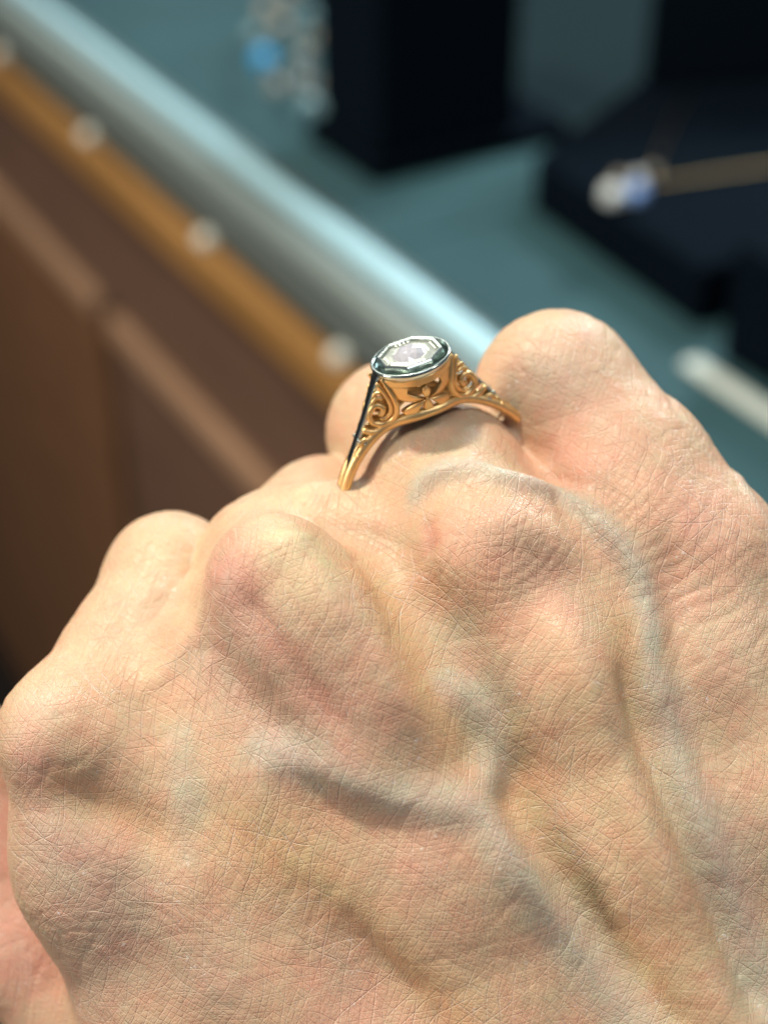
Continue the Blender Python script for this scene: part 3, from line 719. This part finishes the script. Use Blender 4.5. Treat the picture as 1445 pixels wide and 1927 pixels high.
for side in (-1, 1):
    plate('flower_petal', [(0, 10.65), (.42, 10.1), (.38, 9.3), (0, 8.95), (-.38, 9.3), (-.42, 10.1)], side, 1)
    plate('flower_petal', [(0, 9.05), (.40, 8.3), (.50, 7.4), (.2, 6.75), (-.2, 6.75), (-.50, 7.4), (-.40, 8.3)], side, 1)
    ax_ = np.linspace(-11.1, 11.1, 61); th_ = ax_
    zz = ZC + np.sqrt(np.maximum((RIN+.45)**2 - ax_**2, 0))
    tube('gallery_rail', R2W(np.stack([ax_, side*(hw(ax_, zz)-.1), zz], 1)), .00060, M_gold, ring, 10)
    cx_ = np.linspace(-4.0, 4.0, 33); V_ = []; F_ = []
    for z_, h_ in ((10.95, -.25), (10.95, .12), (11.05, .20), (11.75, .26), (11.85, .18), (11.85, -.25)):
        V_.append(np.stack([cx_, side*(hw(cx_, 11.6)+h_), np.full(33, z_)], 1))
    for a_ in range(6):
        for q_ in range(32): F_.append((a_*33+q_, a_*33+q_+1, ((a_+1) % 6)*33+q_+1, ((a_+1) % 6)*33+q_))
    o = np_mesh('collar', R2W(np.concatenate(V_)), F_, M_gold, ring, smooth=False)
    bm = bmesh.new(); bm.from_mesh(o.data); bmesh.ops.recalc_face_normals(bm, faces=bm.faces); bm.to_mesh(o.data); bm.free()
    for sgn in (-1, 1):
        plate('flower_petal', [(.25, 8.9), (1.1, 9.4), (1.9, 10.15), (1.8, 11.2), (3.8, 11.3), (3.5, 10.4), (3.05, 9.4), (1.8, 8.8)], side, sgn)
        plate('flower_petal', [(.2, 8.75), (1.5, 8.45), (2.65, 7.7), (2.5, 7.1), (1.9, 6.6), (1.45, 6.8), (.9, 7.8)], side, sgn)
        wire('scroll', [(4.0, 12.0), (3.45, 10.4), (3.15, 8.8), (3.35, 7.5), (4.0, 6.75), (4.9, 6.5), (5.8, 6.9), (6.1, 7.7), (5.7, 8.6), (5.0, 8.9), (4.5, 8.4), (4.75, 7.8), (5.15, 7.9)], .34, side, sgn, .10)
        wire('scroll', [(4.6, 11.6), (4.0, 10.2), (3.72, 8.9), (3.88, 7.8), (4.5, 7.25), (5.1, 7.3)], .27, side, sgn, .12)
        wire('leaf_curl', [(4.3, 9.6), (4.9, 9.75), (5.5, 9.3)], .22, side, sgn, .08)
        wire('leaf_curl', [(4.35, 10.3), (4.9, 10.3), (5.2, 10.0)], .20, side, sgn, .05)
        wire('leaf_curl', [(4.3, 6.35), (5.4, 5.85), (6.4, 6.0), (7.2, 6.55)], .32, side, sgn, .12)
        wire('leaf_curl', [(6.5, 5.0), (7.2, 5.3), (7.75, 4.95), (7.6, 4.2)], .26, side, sgn, .05)
        plate('shoulder_panel', [(7.75, 4.2), (8.05, 4.95), (9.1, 3.6), (10.0, 2.0), (11.2, 0), (11.6, -1.2), (10.8, -1.0), (9.6, 1.3), (8.6, 3.0)], side, sgn, raise_=.12)
        for bx_, bz_, br_ in ((8.5, 3.75, .36), (9.25, 2.7, .34), (9.95, 1.5, .31), (10.6, .3, .28)):
            q = R2W(np.array([bx_*sgn, side*(hw(bx_)+.12), bz_])); o = ico('shoulder_bead', q, br_*1e-3, M_gold, ring, 1)
        o = ico('shoulder_bead', R2W(np.array([7.15*sgn, side*(hw(7.15)), 4.75])), .45e-3, M_white, ring, 2)
        o = ico('shoulder_bead', R2W(np.array([7.9*sgn, side*(hw(7.9)+.05), 5.35])), .26e-3, M_white, ring, 2)
# shoulder tops: narrow white gold ribbons running down from the bezel
for sgn in (-1, 1):
    q = spline2([(4.0, 12.1), (4.7, 10.9), (5.5, 9.5), (6.5, 7.7), (8.1, 5.1), (9.95, 2.0), (10.9, .1)], 8)
    V_ = []; F_ = []; k = 6
    T_ = np.gradient(q, axis=0); T_ /= np.linalg.norm(T_, axis=1)[:, None]; Nn_ = np.stack([-T_[:,1], T_[:,0]], 1)
    for i in range(len(q)):
        w_ = hw(q[i,0])*.80+.02
        for y_, h_ in ((-w_, -.25), (-w_, .02), (-w_*.8, .12), (w_*.8, .12), (w_, .02), (w_, -.25)):
            p_ = q[i] - Nn_[i]*h_*(-1); V_.append((p_[0]*sgn, y_, p_[1]))
    for i in range(len(q)-1):
        for j in range(k): F_.append((i*k+j, i*k+(j+1) % k, (i+1)*k+(j+1) % k, (i+1)*k+j))
    o = np_mesh('shoulder_top', R2W(np.array(V_)), F_, M_white, ring, smooth=False)
    bm = bmesh.new(); bm.from_mesh(o.data); bmesh.ops.recalc_face_normals(bm, faces=bm.faces); bm.to_mesh(o.data); bm.free()
# plain band under the finger
V_ = []; F_ = []; k = 8; ang = np.linspace(math.radians(26), math.radians(-206), 90)
for a in ang:
    for j in range(k):
        t = 2*math.pi*j/k + math.pi/8; y_ = .95*math.copysign(abs(math.cos(t))**.6, math.cos(t)); r_ = RIN+.50+.55*math.copysign(abs(math.sin(t))**.7, math.sin(t))
        V_.append((r_*math.cos(a), y_, ZC + r_*math.sin(a)))
for i in range(len(ang)-1):
    for j in range(k): F_.append((i*k+j, i*k+(j+1) % k, (i+1)*k+(j+1) % k, (i+1)*k+j))
F_ += [tuple(range(k)), tuple(range((len(ang)-1)*k, len(ang)*k))]
np_mesh('band', R2W(np.array(V_)), F_, M_gold, ring)

def lathe(name, prof, mat, parent, n_=64, smooth=True, rot=0.0, flat=None):
    V_ = []; F_ = []; k = len(prof)
    for i in range(n_):
        t = 2*math.pi*i/n_ + rot
        for r_, z_ in prof: V_.append((r_*math.cos(t), r_*math.sin(t), z_))
    for i in range(n_):
        for j in range(k-1): F_.append((i*k+j, ((i+1) % n_)*k+j, ((i+1) % n_)*k+j+1, i*k+j+1))
    o = np_mesh(name, R2W(np.array(V_)), F_, mat, parent, smooth=smooth); return o
lathe('bezel', [(3.5, 11.5), (3.95, 11.55), (4.2, 11.9), (4.36, 12.25), (4.38, 12.45), (4.28, 12.62), (4.12, 12.62), (3.98, 12.45), (3.94, 12.1)], M_white, ring, 72)
M_dark, _, _ = new_mat('dark_reflection', (0.10, 0.14, 0.135), 0.35, 1.0)  # dark reflections in the bezel recess painted into the metal colour
lathe('bezel_groove', [(3.99, 12.25), (3.93, 11.98), (2.9, 11.96)], M_dark, ring, 48)
def octa(r): return r/math.cos(math.pi/8)
lathe('octagon_frame', [(octa(3.38), 11.97), (octa(3.32), 12.95), (octa(3.18), 13.08), (octa(3.0), 13.06), (octa(2.93), 12.80)], M_white, ring, 8, smooth=False, rot=math.pi/8)
lathe('octagon_plate', [(octa(2.94), 12.74), (2.2, 12.94), (1.92, 12.90), (1.8, 12.3), (1.2, 11.98), (0.0, 11.97)], M_plate, ring, 8, smooth=False, rot=math.pi/8)
for i in range(8):
    t0_ = 2*math.pi*i/8
    for f_ in (-.32, -.11, .11, .32):
        if i % 2: continue
        ico('milgrain', R2W(np.array([2.62*math.cos(t0_)-f_*2.2*math.sin(t0_), 2.62*math.sin(t0_)+f_*2.2*math.cos(t0_), 12.90])), .15e-3, M_plate, ring, 1)
# brilliant-cut stone: 8-fold crown with star, kite and girdle facets
rj = random.Random(5); J = lambda a: rj.uniform(-a, a)
V_ = []; F_ = []; zg = 12.86
for i in range(16): t = 2*math.pi*i/16; V_.append((1.86*math.cos(t), 1.86*math.sin(t), zg))
for i in range(8): t = 2*math.pi*(i+.5)/8; V_.append((1.42*math.cos(t)+J(.05), 1.42*math.sin(t)+J(.05), zg+.42+J(.07)))
for i in range(8): t = 2*math.pi*i/8; V_.append((1.0*math.cos(t)+J(.05), 1.0*math.sin(t)+J(.05), zg+.60+J(.12)))
for i in range(8): t = 2*math.pi*(i+.5)/8; V_.append((.62*math.cos(t)+J(.08), .62*math.sin(t)+J(.08), zg+.54+(.07 if i % 2 else -.07)+J(.03)))
V_.append((.03, -.04, zg+.58)); V_.append((0, 0, 12.0))
for i in range(8):
    a0 = 2*i; a1 = 2*i+1; a2 = (2*i+2) % 16; k0 = 16+i; km = 16+(i-1) % 8; t0 = 24+i; t1 = 24+(i+1) % 8; q0 = 32+i; q1 = 32+(i+1) % 8
    F_ += [(a0, a1, k0), (a1, a2, k0), (a0, k0, t0), (a0, t0, km), (k0, t1, t0), (t0, t1, q0), (t1, q1, q0), (q0, q1, 40), (41, a1, a0), (41, a2, a1)]
o = np_mesh('diamond', R2W(np.array(V_)), F_, M_dia, ring, smooth=False)
bm = bmesh.new(); bm.from_mesh(o.data); bmesh.ops.recalc_face_normals(bm, faces=bm.faces); bm.to_mesh(o.data); bm.free()
